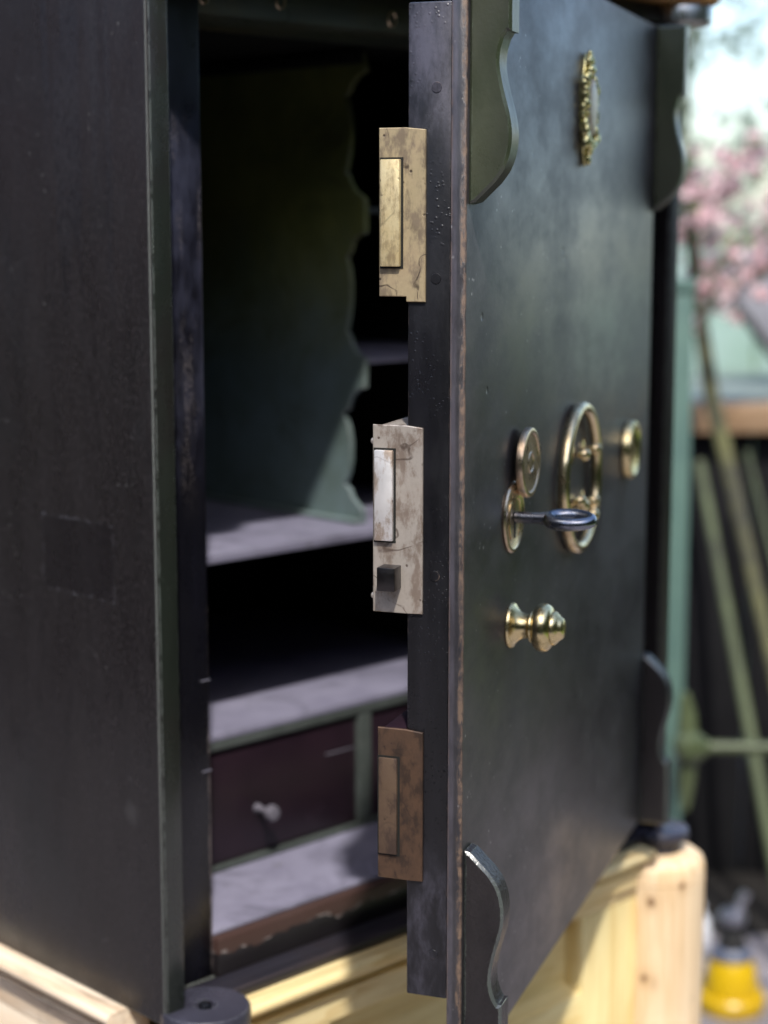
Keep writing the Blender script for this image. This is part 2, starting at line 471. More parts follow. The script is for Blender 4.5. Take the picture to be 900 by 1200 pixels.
M_FRAME = black_paint('black_frame_paint', (0.004, 0.004, 0.006), (0.008, 0.008, 0.013), (0.006, 0.006, 0.009), (0.22, 0.42), (40, 40, 4),
                      edge_col=(0.28, 0.24, 0.22), edge_r=0.0016, edge_lo=0.50, scuff=(9, (0.055, 0.057, 0.095), 0.85), extra=stile_wear)
M_LINTEL = black_paint('worn_lintel_paint', (0.050, 0.064, 0.046), (0.080, 0.094, 0.066), (0.105, 0.090, 0.040), (0.25, 0.45), (8, 40, 40),
                       edge_col=(0.10, 0.09, 0.06), edge_r=0.0016, edge_lo=0.5)
M_RAIL = black_paint('peeling_rail_paint', (0.008, 0.007, 0.008), (0.014, 0.012, 0.014), (0.010, 0.009, 0.010), (0.3, 0.5), (6, 40, 40), extra=rail_peel)
M_SILL = black_paint('sill_paint', (0.012, 0.012, 0.017), (0.020, 0.019, 0.027), (0.030, 0.022, 0.022), (0.28, 0.45), (4, 50, 50), edge_col=(0.07, 0.05, 0.05), edge_r=0.003, edge_lo=0.3)
M_IRON = black_paint('cast_iron_bracket', (0.011, 0.0095, 0.0100), (0.019, 0.0165, 0.017), (0.015, 0.0125, 0.013), (0.30, 0.46), (40, 40, 20),
                     edge_col=(0.20, 0.24, 0.20), edge_r=0.0012, edge_lo=0.46, orange=1.0)
M_IRON_GREENLIT = black_paint('green_lit_iron_bracket', (0.036, 0.044, 0.026), (0.060, 0.068, 0.042), (0.045, 0.049, 0.034), (0.22, 0.40), (40, 40, 20),
                     edge_col=(0.20, 0.25, 0.19), edge_r=0.0012, edge_lo=0.48, orange=0.5)  # green light reflected on the upper brackets, put into their base colour
M_CHAMFER_GLINT = black_paint('rubbed_glint_chamfer', (0.040, 0.046, 0.044), (0.075, 0.085, 0.080), (0.030, 0.034, 0.032), (0.20, 0.36), (40, 40, 20), orange=0.9, scuff=(40, (0.14, 0.16, 0.14), 0.6), spec=0.9)  # rubbed iron, with the chamfer's reflected glint painted into the colour
M_CHAMFER_GREENLIT = black_paint('green_lit_glint_chamfer', (0.040, 0.052, 0.028), (0.066, 0.080, 0.046), (0.030, 0.038, 0.022), (0.18, 0.32), (40, 40, 20), orange=0.4, spec=1.0)  # same painted glint, tinted by the green reflection
M_DISC = black_paint('corner_disc_paint', (0.024, 0.024, 0.035), (0.046, 0.046, 0.066), (0.032, 0.032, 0.046), (0.22, 0.38), (30, 30, 30),
                     edge_col=(0.16, 0.17, 0.20), edge_r=0.0016, edge_lo=0.42, scuff=(20, (0.08, 0.08, 0.12), 0.6))
M_BRASS = metal('polished_brass', (0.80, 0.66, 0.40), 0.17, (0.36, 0.24, 0.13), 0.6, 60, 0.16)
M_BRASS_OLD = metal('worn_brass', (0.66, 0.52, 0.36), 0.25, (0.26, 0.18, 0.13), 0.65, 80, 0.25)
M_BRASS_SHINY = metal('bright_brass', (0.80, 0.66, 0.36), 0.20, (0.32, 0.25, 0.10), 0.6, 70, 0.18)
M_BRASS_GREEN = metal('tarnished_brass', (0.74, 0.68, 0.34), 0.20, (0.12, 0.12, 0.04), 0.75, 130, 0.5)
M_COLLAR = metal('worn_iron_collar', (0.52, 0.53, 0.52), 0.24, (0.20, 0.20, 0.20), 0.7, 50, 0.2)
M_STEEL = metal('dark_steel', (0.26, 0.28, 0.33), 0.22, (0.12, 0.12, 0.14), 0.5, 80, 0.15)
M_LATCH = metal('latch_steel', (0.09, 0.085, 0.085), 0.28, (0.04, 0.035, 0.035), 0.6, 60, 0.15)
M_PLATE_A = plate_metal('yellow_brass_plate', (0.58, 0.47, 0.28), (0.45, 0.35, 0.215), (0.24, 0.185, 0.13), (0.05, 0.035, 0.03))
M_BOLT_A = plate_metal('yellow_brass_bolt', (0.82, 0.70, 0.42), (0.66, 0.53, 0.28), (0.36, 0.27, 0.15), (0.08, 0.06, 0.04), lines=0.3, grain=(900, 900, 12))
M_PLATE_B = plate_metal('pale_steel_plate', (0.52, 0.47, 0.415), (0.41, 0.36, 0.31), (0.24, 0.18, 0.14), (0.10, 0.07, 0.055), lines=0.75)
M_BOLT_B = plate_metal('bright_steel_bolt', (0.84, 0.82, 0.80), (0.76, 0.74, 0.72), (0.42, 0.31, 0.22), (0.14, 0.10, 0.08), lines=0.25, metallic=0.7)
M_PLATE_C = plate_metal('brown_brass_plate', (0.135, 0.080, 0.050), (0.090, 0.054, 0.036), (0.050, 0.034, 0.026), (0.03, 0.022, 0.02), lines=0.4)
M_BOLT_C = plate_metal('brown_brass_bolt', (0.165, 0.110, 0.072), (0.120, 0.078, 0.052), (0.075, 0.050, 0.040), (0.03, 0.022, 0.02), lines=0.2)
M_PEWTER = paint('pewter_shield', (0.55, 0.50, 0.42), (0.48, 0.44, 0.38), 60, 0.45, 0.5)
M_SHELF = paint('lilac_grey_paint', (0.20, 0.195, 0.265), (0.155, 0.15, 0.21), 18, 0.5, chips=(34, (0.085, 0.085, 0.095), 0.55), worn=(0.0016, (0.06, 0.065, 0.06)), stains=(13, (0.085, 0.082, 0.115), 0.7))
t = NT('teal_paint_light_tint')
_x, _y, _z = t.sep()
_a = t.noise(13, detail=7, rough=0.68); _b = t.noise(11, detail=9, rough=0.72, dist=1.0)
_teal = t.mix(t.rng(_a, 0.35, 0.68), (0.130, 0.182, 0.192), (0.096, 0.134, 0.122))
_green_light = t.mix(t.rng(_a, 0.35, 0.68), (0.200, 0.215, 0.060), (0.130, 0.145, 0.045))
_c = t.mix(t.rng(t.math('ADD', _z, t.math('MULTIPLY', _b, 0.16)), Z(-0.08), Z(0.10)), _teal, _green_light)  # olive upper part: green ambient light painted in by height
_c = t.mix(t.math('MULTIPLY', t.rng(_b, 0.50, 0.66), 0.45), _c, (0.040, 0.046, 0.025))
_c = t.mix(t.math('MULTIPLY', t.edge(0.0028), t.rng(t.noise(60, detail=6), 0.30, 0.55)), _c, (0.16, 0.155, 0.18))  # pale edge tint imitates sunlight on the scalloped edge
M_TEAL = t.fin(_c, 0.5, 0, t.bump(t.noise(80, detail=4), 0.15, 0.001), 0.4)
M_TRIM = paint('grey_green_paint', (0.058, 0.068, 0.064), (0.040, 0.048, 0.044), 30, 0.55, chips=(50, (0.11, 0.115, 0.11), 0.5))
M_LINING = paint('dark_lining_paint', (0.010, 0.0105, 0.008), (0.006, 0.006, 0.005), 14, 0.7)
M_DRAWER = paint('maroon_paint', (0.017, 0.0080, 0.0135), (0.011, 0.0052, 0.0095), 16, 0.42, chips=(13, (0.060, 0.040, 0.058), 0.5), stains=(9, (0.012, 0.006, 0.010), 0.8))
M_KNOBW = paint('lilac_knob_paint', (0.125, 0.118, 0.145), (0.08, 0.075, 0.095), 60, 0.4)
M_PINE_X = wood('pine_along_front', 0, (0.78, 0.65, 0.33), (0.64, 0.47, 0.18))
M_PINE_Y = wood('pine_along_side', 1, (0.78, 0.67, 0.52), (0.62, 0.47, 0.32), seed=1.3)
M_PINE_Z = wood('pine_upright', 2, (0.76, 0.60, 0.40), (0.62, 0.42, 0.22), seed=2.1)
M_PINE_RAIL = weathered(wood('pine_front_rail', 0, (0.78, 0.65, 0.36), (0.62, 0.44, 0.18), seed=5.0), 0, 0.8)
M_PINE_SIDE = weathered(wood('pine_side_rail', 1, (0.78, 0.67, 0.52), (0.62, 0.47, 0.32), seed=1.9), 1, 0.6)
M_PINE_ZF = wood('pine_upright_front', 2, (0.78, 0.66, 0.34), (0.66, 0.49, 0.20), seed=4.1, knots=False)
M_PINE_TOP = wood('aged_pine_top', 0, (0.42, 0.22, 0.07), (0.26, 0.12, 0.035), seed=3.0)

# ------------------------------------------------------------------ ground and far setting
def sheet(name, x0, x1, y0, y1, z, mat):
    me = bpy.data.meshes.new(name)
    me.from_pydata([(x0, y0, z), (x1, y0, z), (x1, y1, z), (x0, y1, z)], [], [(0, 1, 2, 3)])
    me.materials.append(mat)
    o = bpy.data.objects.new(name, me); COL.objects.link(o)
    o['kind'] = 'structure'
    return o
t = NT('paving_grit')
g1 = t.noise(3, detail=8, rough=0.7); g2 = t.voro(55)
pc = t.mix(t.rng(g1, 0.35, 0.65), (0.22, 0.20, 0.215), (0.15, 0.135, 0.14))
pc = t.mix(t.math('MULTIPLY', t.rng(g2, 0.35, 0.1), 0.5), pc, (0.38, 0.35, 0.35))
M_PAVE = t.fin(pc, 0.8, 0, t.bump(g2, 0.6, 0.006))
t = NT('grass_ground')
M_GRASSG = t.fin(t.mix(t.rng(t.noise(2, detail=8), 0.35, 0.65), (0.10, 0.17, 0.035), (0.17, 0.23, 0.06)), 0.9)
sheet('ground', -400, 400, -400, 400, 0.0, M_GRASSG)
sheet('paving', -4, 2.5, -3.5, 4.9, 0.004, M_PAVE)
M_GROUND_SHADE = paint('ground_shade', (0.012, 0.011, 0.010), (0.02, 0.018, 0.016), 30, 0.95, bumpy=0.8, spec=0.1)
sheet('ground_shade_strip', 0.45, 1.6, 3.32, 3.7, 0.008, M_GROUND_SHADE)  # dark strip painted for the shade on the ground before the bench

# ------------------------------------------------------------------ the safe
CX, CY = -0.1278 * 1.221, 1.221
ZB = CAM_H - 0.5635
def Z(z): return z + 0.5635         # height relative to the lens -> height above the safe's foot
W, DEP, TOP = 0.586, 0.56, Z(0.188)
safe = thing('iron_safe', 'black iron safe on a pine cabinet, its heavy brass-fitted door standing open', 'safe',
             (CX, CY, ZB), R(44.5))
# shell
MB().box(0, 0.017, 0.0, DEP, 0, TOP, 0.0016).build('side_panel', M_SIDE, safe)
MB().box(W - 0.017, W, 0.0, DEP, 0, TOP, 0.0016).build('side_panel', M_SIDE, safe)
MB().box(0.0172, W - 0.0172, DEP - 0.012, DEP, 0, TOP, 0.001).build('back_panel', M_SIDE, safe)
MB().box(0.0172, W - 0.0172, 0.001, DEP - 0.0122, TOP - 0.014, TOP, 0.001).build('top_panel', M_SIDE, safe)
MB().box(0.0172, W - 0.0172, 0.034, DEP - 0.0122, 0.0, 0.006, 0.0).build('bottom_panel', M_SIDE, safe)
MB().box(0.0012, 0.0168, -0.0022, -0.0002, 0.001, TOP - 0.001, 0.0007).build('front_edge', M_STRIP, safe)
# recessed frame round the opening
FR = 0.034
MB().box(0.0173, 0.0725, FR, 0.125, 0.0065, TOP - 0.0145, 0.0012).build('frame_stile', M_FRAME, safe)
MB().box(W - 0.0725, W - 0.0173, FR, 0.125, 0.0065, TOP - 0.0145, 0.0012).build('frame_stile', M_FRAME, safe)
lint = MB().box(0.0727, W - 0.0727, FR + 0.0015, 0.125, Z(0.146), TOP - 0.0145, 0.0015).build('lintel', M_LINTEL, safe)
for x, z in ((0.1487, 0.160), (0.262, 0.156), (0.078, 0.158), (0.38, 0.160)):
    MB().tube([(x + 0.0040 * cos(a), FR + 0.001, Z(z) + 0.0052 * sin(a)) for a in [2 * pi * k / 20 for k in range(20)]], 0.0011, 6, True).build('screw_hole_ring', M_BRASS_OLD, lint)
rail_pts = [(0.0727, 0.006)]
random.seed(3)
MB().box(0.0727, W - 0.0727, FR - 0.006, 0.125, 0.0068, Z(-0.527), 0.0016).build('bottom_rail', M_RAIL, safe)
MB().box(0.0176, W - 0.0176, 0.0, FR - 0.0065, 0.0, Z(-0.5548), 0.0022).build('sill', M_SILL, safe)
# torn paint flakes along the stile's inner edge
for z, l in ((-0.3285, 0.0085), (-0.397, 0.0085)):
    MB().box(0.0728 - l, 0.0733, FR - 0.0010, FR + 0.0003, Z(z), Z(z) + 0.0008, 0.0002).build('paint_chip', M_SHELF, safe)
# interior lining
IX0, IX1, ID = 0.064, W - 0.064, 0.50
MB().box(IX0 - 0.004, IX0, 0.1255, ID, 0.02, Z(0.15), 0).build('lining_side', M_LINING, safe)
MB().box(IX1, IX1 + 0.004, 0.1255, ID, 0.02, Z(0.15), 0).build('lining_side', M_LINING, safe)
MB().box(IX0, IX1, ID, ID + 0.004, 0.02, Z(0.15), 0).build('lining_back', M_LINING, safe)
MB().box(IX0 - 0.004, IX1 + 0.004, 0.1255, ID + 0.004, Z(0.1502), Z(0.156), 0).build('lining_top', M_LINING, safe)
# floor, lilac grey
MB().box(0.0728, W - 0.0728, FR + 0.002, ID, Z(-0.5268), Z(-0.5238), 0.0008).build('interior_floor', M_SHELF, safe)
SH = 0.131
MB().box(IX0, IX1, SH, ID, Z(-0.2665), Z(-0.2592), 0.0012).build('shelf', M_SHELF, safe)
sh2 = MB().box(IX0, IX1, SH, ID, Z(-0.4125), Z(-0.4072), 0.0010).build('shelf', M_SHELF, safe)
MB().box(IX0, IX1, SH + 0.0004, SH + 0.02, Z(-0.4205), Z(-0.4127), 0.0008).build('drawer_rail', M_TRIM, safe)
MB().box(IX0, IX1, SH + 0.001, SH + 0.02, Z(-0.5236), Z(-0.5185), 0.0008).build('drawer_rail', M_TRIM, safe)
for x in (0.3175, ):
    MB().box(x, x + 0.0155, SH + 0.0006, 0.45, Z(-0.5183), Z(-0.4207), 0.0010).build('drawer_divider', M_TRIM, safe)
def drawer(x0, x1, kx):
    d = MB().box(x0, x1, SH + 0.004, SH + 0.013, Z(-0.5178), Z(-0.4212), 0.0012)
    d.box(x0, x0 + 0.006, SH + 0.0132, 0.44, Z(-0.5175), Z(-0.43)).box(x1 - 0.006, x1, SH + 0.0132, 0.44, Z(-0.5175), Z(-0.43))
    d = d.build('drawer', M_DRAWER, safe)
    zk = Z(-0.4795)
    k = MB().lathe([(0.0042, 0.0), (0.0040, 0.0015), (0.0028, 0.004), (0.0026, 0.012), (0.0044, 0.0145), (0.0066, 0.0165), (0.0070, 0.019), (0.0058, 0.0222), (0.0, 0.0235)],
                   T(kx, SH + 0.004, zk) @ rot('X', 90), 20)
    k.build('knob', M_KNOBW, d)
    MB().box(x1 - 0.036, x1 - 0.003, SH + 0.0034, SH + 0.0044, Z(-0.4505), Z(-0.4492), 0.0003).build('label_edge', M_KNOBW, d)
    return d
drawer(IX0 + 0.001, 0.3168, 0.203)
drawer(0.3338, IX1 - 0.001, 0.44)
# scalloped partition
prof = [(0.1576, 0.146), (0.1535, 0.1317), (0.1556, 0.129), (0.1640, 0.126), (0.1713, 0.1195), (0.1745, 0.1131), (0.1788, 0.1097), (0.1750, 0.101), (0.1728, 0.0908), (0.1722, 0.0758),
        (0.1740, 0.0620), (0.1770, 0.0510), (0.1791, 0.0450), (0.1755, 0.0435), (0.1735, 0.0380), (0.1680, 0.0305), (0.1579, 0.0252), (0.1548, 0.0216), (0.1549, -0.0065), (0.1640, -0.0085), (0.1697, -0.0125), (0.1730, -0.0225), (0.1784, -0.0271),
        (0.1745, -0.0370), (0.1729, -0.0500), (0.1732, -0.0640), (0.1752, -0.0780), (0.1787, -0.0915), (0.1748, -0.0935), (0.1722, -0.1010), (0.1660, -0.1085), (0.1594, -0.1119), (0.1551, -0.1132), (0.1562, -0.1391),
        (0.1655, -0.1420), (0.1720, -0.1480), (0.1768, -0.1592), (0.1834, -0.1627), (0.1765, -0.1740), (0.1735, -0.1880), (0.1737, -0.2043), (0.1765, -0.2160), (0.1815, -0.2263), (0.1755, -0.2300), (0.1725, -0.2365), (0.1640, -0.2430), (0.1587, -0.2467), (0.1587, -0.2590)]
PS = 0.3478
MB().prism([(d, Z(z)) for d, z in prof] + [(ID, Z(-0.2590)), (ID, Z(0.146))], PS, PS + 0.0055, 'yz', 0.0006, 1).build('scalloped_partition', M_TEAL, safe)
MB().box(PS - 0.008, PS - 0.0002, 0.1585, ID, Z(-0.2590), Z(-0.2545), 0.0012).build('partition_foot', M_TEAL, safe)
MB().box(PS - 0.006, PS - 0.0002, 0.156, ID, Z(0.136), Z(0.1460), 0.0015).build('partition_cornice', M_LINING, safe)
for z, mm in ((0.0105, M_TRIM), (-0.1185, M_SHELF)):
    MB().box(PS + 0.0058, IX1, 0.1565, ID, Z(z), Z(z) + 0.0055, 0.0008).build('pigeonhole_shelf', mm, safe)
# corner discs: the collars above and below the corner columns
PIV = [(0.0305, -0.008), (0.582, 0.0035)]
for i, (px, py) in enumerate(PIV):
    M = T(px, py, 0)
    zt = Z(-0.5535)
    d = MB().lathe([(0.021, zt - 0.026), (0.0215, zt - 0.012), (0.027, zt - 0.0095), (0.0285, zt - 0.007), (0.0285, zt - 0.003), (0.027, zt - 0.0006), (0.0255, zt), (0.009, zt), (0.0, zt)] if i else
                   [(0.0310, zt - 0.026), (0.0330, zt - 0.012), (0.0330, zt - 0.002), (0.0316, zt), (0.0085, zt), (0.0078, zt - 0.004), (0.0, zt - 0.004)], M, 56)
    d = d.build('corner_disc', M_DISC, safe)
    MB().lathe([(0.0052, zt - 0.004), (0.0050, zt + 0.0012), (0.0030, zt + 0.0022), (0.0, zt + 0.0024)], M, 20).build('pivot_pin', M_STEEL, d)
    z0 = Z(0.1722)
    MB().lathe([(0.0, z0 - 0.0085), (0.0108, z0 - 0.0085), (0.0112, z0 - 0.001), (0.0262, z0), (0.0292, z0 + 0.002), (0.0296, z0 + 0.0125), (0.0285, z0 + 0.0155), (0.0, z0 + 0.0155)], M, 48).build('corner_disc', M_COLLAR, safe)
MB().box(0.5735 - 0.006, 0.5735 + 0.006, -0.002, 0.010, Z(-0.553), Z(0.164), 0.0015).build('hinge_post', M_IRON, safe)

# ------------------------------------------------------------------ the door (x runs from the free edge to the hinge, y into the safe)
PT = 0.0095
DW = 0.545
door = MB().box(0, DW, 0.0, PT, Z(-0.525), Z(0.165), 0.0015).build('door', M_DOOR, safe)
door.location = (0.0248, -0.2641, 0)
door.rotation_euler = (0, 0, R(26))
def block_edge():
    # inner block, its lower end slightly eroded
    pts = [(0.0022, Z(-0.4675)), (0.0022, Z(0.1255)), (0.55, Z(0.1255)), (0.55, Z(-0.4675))]
    return MB().box(0.0022, 0.55, PT + 0.0002, 0.0358, Z(-0.4688), Z(0.1255), 0.0012)
block_edge().build('door_block', M_EDGE, door)
# brackets
def bracket(x0, top, wid=0.018):
    up = [(0.0, 0.0), (0.0040, 0.0010), (0.0165, 0.0120), (0.0222, 0.0195), (0.0258, 0.0290), (0.0268, 0.0400), (0.0250, 0.0510), (0.0212, 0.0640), (0.0187, 0.0760), (0.0190, 0.0850), (0.0212, 0.0920)]
    out = [up[0], up[1]] + smooth_path(up[2:], 5) + [(0.0235, 0.0955), (0.0262, 0.0955), (0.0262, 0.1525), (0.0, 0.1525)]
    z0 = Z(0.0125) if top else Z(-0.3735)
    pts = [(-0.93 * n - 0.0002, z0 + (h if top else -h)) for n, h in out]
    o = MB().prism(pts, x0, x0 + wid, 'yz', 0.0075, 1).build('corner_bracket', M_IRON_GREENLIT if top else M_IRON, door, angle=24)
    o.data.materials.append(M_CHAMFER_GREENLIT if top else M_CHAMFER_GLINT)
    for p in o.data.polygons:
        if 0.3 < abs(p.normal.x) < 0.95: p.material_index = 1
    return o
for x0 in (0.0038, 0.5405):
    for top in (True, False): bracket(x0, top)
for top in (True, False):   # arms from the hinge-side brackets to the pivot
    za, zb = (Z(0.14), Z(0.163)) if top else (Z(-0.522), Z(-0.50))
    MB().box(0.5455, 0.600, 0.002, 0.012, za, zb, 0.001).build('hinge_arm', M_IRON, door)
# lock boxes with their edge plates and bolts
def lock(z0, z1, y0, y1, pm, bolt, bm_, box_mat, step=0.003, latch=None):
    b = MB().box(0.004, 0.06, 0.0362, y1 - 0.0015, Z(z0 + 0.004), Z(z1 - 0.0005), 0.0025).build('lock_box', box_mat, door)
    pts = [(y0, Z(z0 - step)), (0.0362, Z(z0 - step)), (0.0362, Z(z0)), (y1, Z(z0)), (y1, Z(z1)), (0.0362, Z(z1)), (y0, Z(z1 - 0.0012))]
    MB().prism(pts, 0.0004, 0.0026, 'yz', 0.0004, 1).build('lock_plate', pm, door)
    by0, by1, bz0, bz1, pr = bolt
    MB().box(-pr, 0.004, by0, by1, Z(bz0), Z(bz1), 0.0006).build('bolt', bm_, door)
    # dark clearance round the bolt
    MB().box(0.0001, 0.0006, by0 - 0.0014, by1 + 0.0010, Z(bz0 - 0.0012), Z(bz1 + 0.0012), 0).build('bolt_slot', M_LINING, door)
lock(-0.0405, 0.0558, 0.0246, 0.0528, M_PLATE_A, (0.0393, 0.0512, -0.0232, 0.0379, 0.0028), M_BOLT_A, M_PLATE_A, 0.0030)
lock(-0.2284, -0.1158, 0.0258, 0.0568, M_PLATE_B, (0.0437, 0.0552, -0.1849, -0.1307, 0.0024), M_BOLT_B, M_PLATE_B, 0.0)
lock(-0.3948, -0.3000, 0.0252, 0.0538, M_PLATE_C, (0.0410, 0.0528, -0.3790, -0.3185, 0.0015), M_BOLT_C, M_DRAWER, 0.0)
MB().box(-0.0115, 0.002, 0.0390, 0.0502, Z(-0.2135), Z(-0.1993), 0.0005).build('latch', M_LATCH, door)
for z, y in ((-0.126, 0.0573), (-0.2195, 0.0573)):
    MB().ball((0.0045, y, Z(z)), 0.0022, seg=12).build('rivet', M_PLATE_B, door)

def face(t, n, z): return T(t, -n, Z(z)) @ rot('X', 90)     # local z = out of the door face, local x = along the door, local y = up
# swinging cover over the keyhole
MB().lathe([(0.0, 0.0040), (0.0215, 0.0040), (0.0226, 0.0048), (0.0229, 0.0075), (0.0222, 0.0090), (0.0208, 0.0096), (0.0192, 0.0093), (0.0186, 0.0086), (0.0110, 0.0084),
            (0.0072, 0.0085), (0.0066, 0.0091), (0.0060, 0.0091), (0.0054, 0.0085), (0.0, 0.0085)], face(0.1190, 0, -0.1502), 64).build('keyhole_cover', M_BRASS_OLD, door)
MB().lathe([(0.003, 0.0), (0.003, 0.0045), (0.0, 0.0045)], face(0.1185, 0, -0.1620), 16).build('cover_pivot', M_BRASS_OLD, door)
kp = MB().lathe([(0.0228, 0.0002), (0.0232, 0.0014), (0.0222, 0.0026), (0.0205, 0.0028), (0.0196, 0.0022), (0.0, 0.0022)], face(0.1044, 0, -0.1838), 64).build('keyhole_plate', M_BRASS_OLD, door)
hole = [(0.0034 * cos(a), 0.0034 * sin(a)) for a in [R(-60 + 300 * k / 16) for k in range(17)]] + [(-0.0013, -0.0135), (0.0013, -0.0135)]
hole = [(0.0034 * cos(a), 0.0034 * sin(a)) for a in [R(-50 + 280 * k / 16) for k in range(17)]] + [(-0.0014, -0.0135), (0.0014, -0.0135)]
MB().prism(hole, 0.0022, 0.0025, 'xy', 0, 1, face(0.1044, 0, -0.1838)).build('keyhole', M_LINING, door)
# engraved scroll round the hole
for sgn in (-1, 1):
    pts = [(sgn * (0.009 + 0.004 * cos(a * 1.3)), 0.012 * sin(a) - 0.001, 0.0024) for a in [R(-80 + 160 * k / 18) for k in range(19)]]
    MB().tube(pts, 0.0006, 6, False, face(0.1044, 0, -0.1838)).build('engraved_line', M_BRASS, door)
# ring with ball studs
RC = (0.2722, -0.1802)
ringp = [(0.0508 * cos(a), 0.0508 * sin(a), 0.0052) for a in [2 * pi * k / 72 for k in range(72)]]
MB().tube(ringp, 0.0044, 16, True, face(RC[0], 0, RC[1])).build('ring_handle', M_BRASS, door)
for dx, dz in ((-0.012, 0.0182), (0.031, 0.0182), (-0.012, -0.0185), (0.028, -0.0198), (-0.025, -0.014), (0.026, -0.030)):
    s = MB().lathe([(0.0075, 0.0), (0.0075, 0.0012), (0.0022, 0.0022), (0.0020, 0.0062), (0.0034, 0.0072), (0.0046, 0.0095), (0.0042, 0.0122), (0.0022, 0.0140), (0.0, 0.0144)], face(RC[0] + dx * 0.82, 0, RC[1] + dz), 20)
    s.build('ball_stud', M_BRASS, door)
# round boss at the right
MB().lathe([(0.0228, 0.0), (0.0240, 0.0012), (0.0240, 0.0052), (0.0228, 0.0072), (0.0205, 0.0076), (0.0180, 0.0060), (0.0090, 0.0050), (0.0, 0.0052)], face(0.4555, 0, -0.1805), 56).build('lock_boss', M_BRASS_SHINY, door)
# turned knob
MB().lathe([(0.0142, 0.0), (0.0148, 0.0012), (0.0142, 0.0026), (0.0118, 0.0040), (0.0092, 0.0066), (0.0080, 0.0098), (0.0080, 0.0124), (0.0092, 0.0138), (0.0102, 0.0146), (0.0100, 0.0156), (0.0118, 0.0162), (0.0140, 0.0176), (0.0153, 0.0198), (0.0157, 0.0222),
            (0.0152, 0.0246), (0.0138, 0.0266), (0.0120, 0.0278), (0.0110, 0.0283), (0.0111, 0.0292), (0.0104, 0.0306), (0.0088, 0.0322), (0.0074, 0.0334), (0.0069, 0.0346), (0.0055, 0.0357), (0.0028, 0.0362), (0.0, 0.0363)],
           face(0.1042, 0, -0.2545), 56).build('door_knob', M_BRASS_SHINY, door)
# ornate escutcheon with a shield
em = MB()
FE = face(0.283, 0, 0.0812) @ Matrix.Diagonal((0.84, 1, 1, 1))
rim = [(0.000, 0.0395), (0.006, 0.035), (0.0075, 0.028), (0.012, 0.023), (0.0165, 0.020), (0.0185, 0.012), (0.0165, 0.004), (0.0185, -0.004), (0.0165, -0.014), (0.0145, -0.020), (0.009, -0.026), (0.006, -0.033), (0.000, -0.0395)]
rim = rim + [(-x, y) for x, y in rim[-2:0:-1]]
em.prism(rim, 0.0002, 0.0026, 'xy', 0.0008, 2, FE)
rr = random.Random(5)
def blob(x, y, z, r, sx=1, sy=1): em.ball((x, y, z), r, sx, sy, 0.75, 12, FE)
for k in range(3): blob((k - 1) * 0.0045, 0.0335 + 0.002 * (k == 1), 0.0045, 0.0034)
blob(0, 0.0385, 0.0042, 0.0028); blob(0, 0.0275, 0.005, 0.0052, 1.1, 0.8); blob(-0.0055, 0.0235, 0.0045, 0.0032); blob(0.0055, 0.0235, 0.0045, 0.0032)
for k in range(30):
    sgn = -1 if k % 2 else 1
    y = -0.020 + 0.041 * (k // 2) / 14 + rr.uniform(-0.0015, 0.0015)
    em.ball((0, 0, 0), rr.uniform(0.0022, 0.0044), rr.uniform(0.6, 1.0), rr.uniform(1.0, 2.0), 0.8, 12,
            FE @ T(sgn * (0.0150 + rr.uniform(-0.002, 0.003)), y, 0.0036 + rr.uniform(0, 0.003)) @ rot('Z', rr.uniform(-60, 60)))
for sgn in (-1, 1):
    sp = [(sgn * (0.0135 + 0.0045 * (1 - a / 9) * cos(a)), 0.012 + 0.0070 * (1 - a / 9) * sin(a), 0.0058) for a in [0.45 * k for k in range(16)]]
    em.tube(sp, 0.0011, 6, False, FE)
    sp = [(sgn * (0.0125 + 0.0045 * (1 - a / 9) * cos(a)), -0.014 + 0.0070 * (1 - a / 9) * sin(-a), 0.0058) for a in [0.45 * k for k in range(16)]]
    em.tube(sp, 0.0011, 6, False, FE)
    em.tube([(sgn * 0.015, -0.018, 0.003), (sgn * 0.010, -0.0235, 0.006), (sgn * 0.003, -0.0250, 0.0055), (0, -0.030, 0.005)], [0.002, 0.0030, 0.0028, 0.002], 8, False, FE)
blob(0, -0.0275, 0.0046, 0.0042, 1, 1.2); blob(0, -0.0345, 0.0040, 0.0032, 0.9, 1.3); blob(0.003, -0.0225, 0.005, 0.0034); blob(-0.004, -0.0215, 0.005, 0.0034)
em = em.build('escutcheon', M_BRASS_GREEN, door)
shd = [(-0.0115, 0.0150), (-0.006, 0.0170), (0.0, 0.0215), (0.006, 0.0170), (0.0115, 0.0150), (0.0125, 0.0), (0.0095, -0.0105), (0.0, -0.0180), (-0.0095, -0.0105), (-0.0125, 0.0)]
MB().prism(shd, 0.0030, 0.0082, 'xy', 0.0008, 2, FE).build('shield', M_PEWTER, door)
# top edge screws seen on the block's edge
for z in (0.078, -0.441, -0.205, -0.03):
    MB().lathe([(0.0032, 0.0), (0.0030, 0.0004), (0.0, 0.0005)], T(0.0022, 0.0185, Z(z)) @ rot('Y', -90), 16).build('screw', M_EDGE, door)

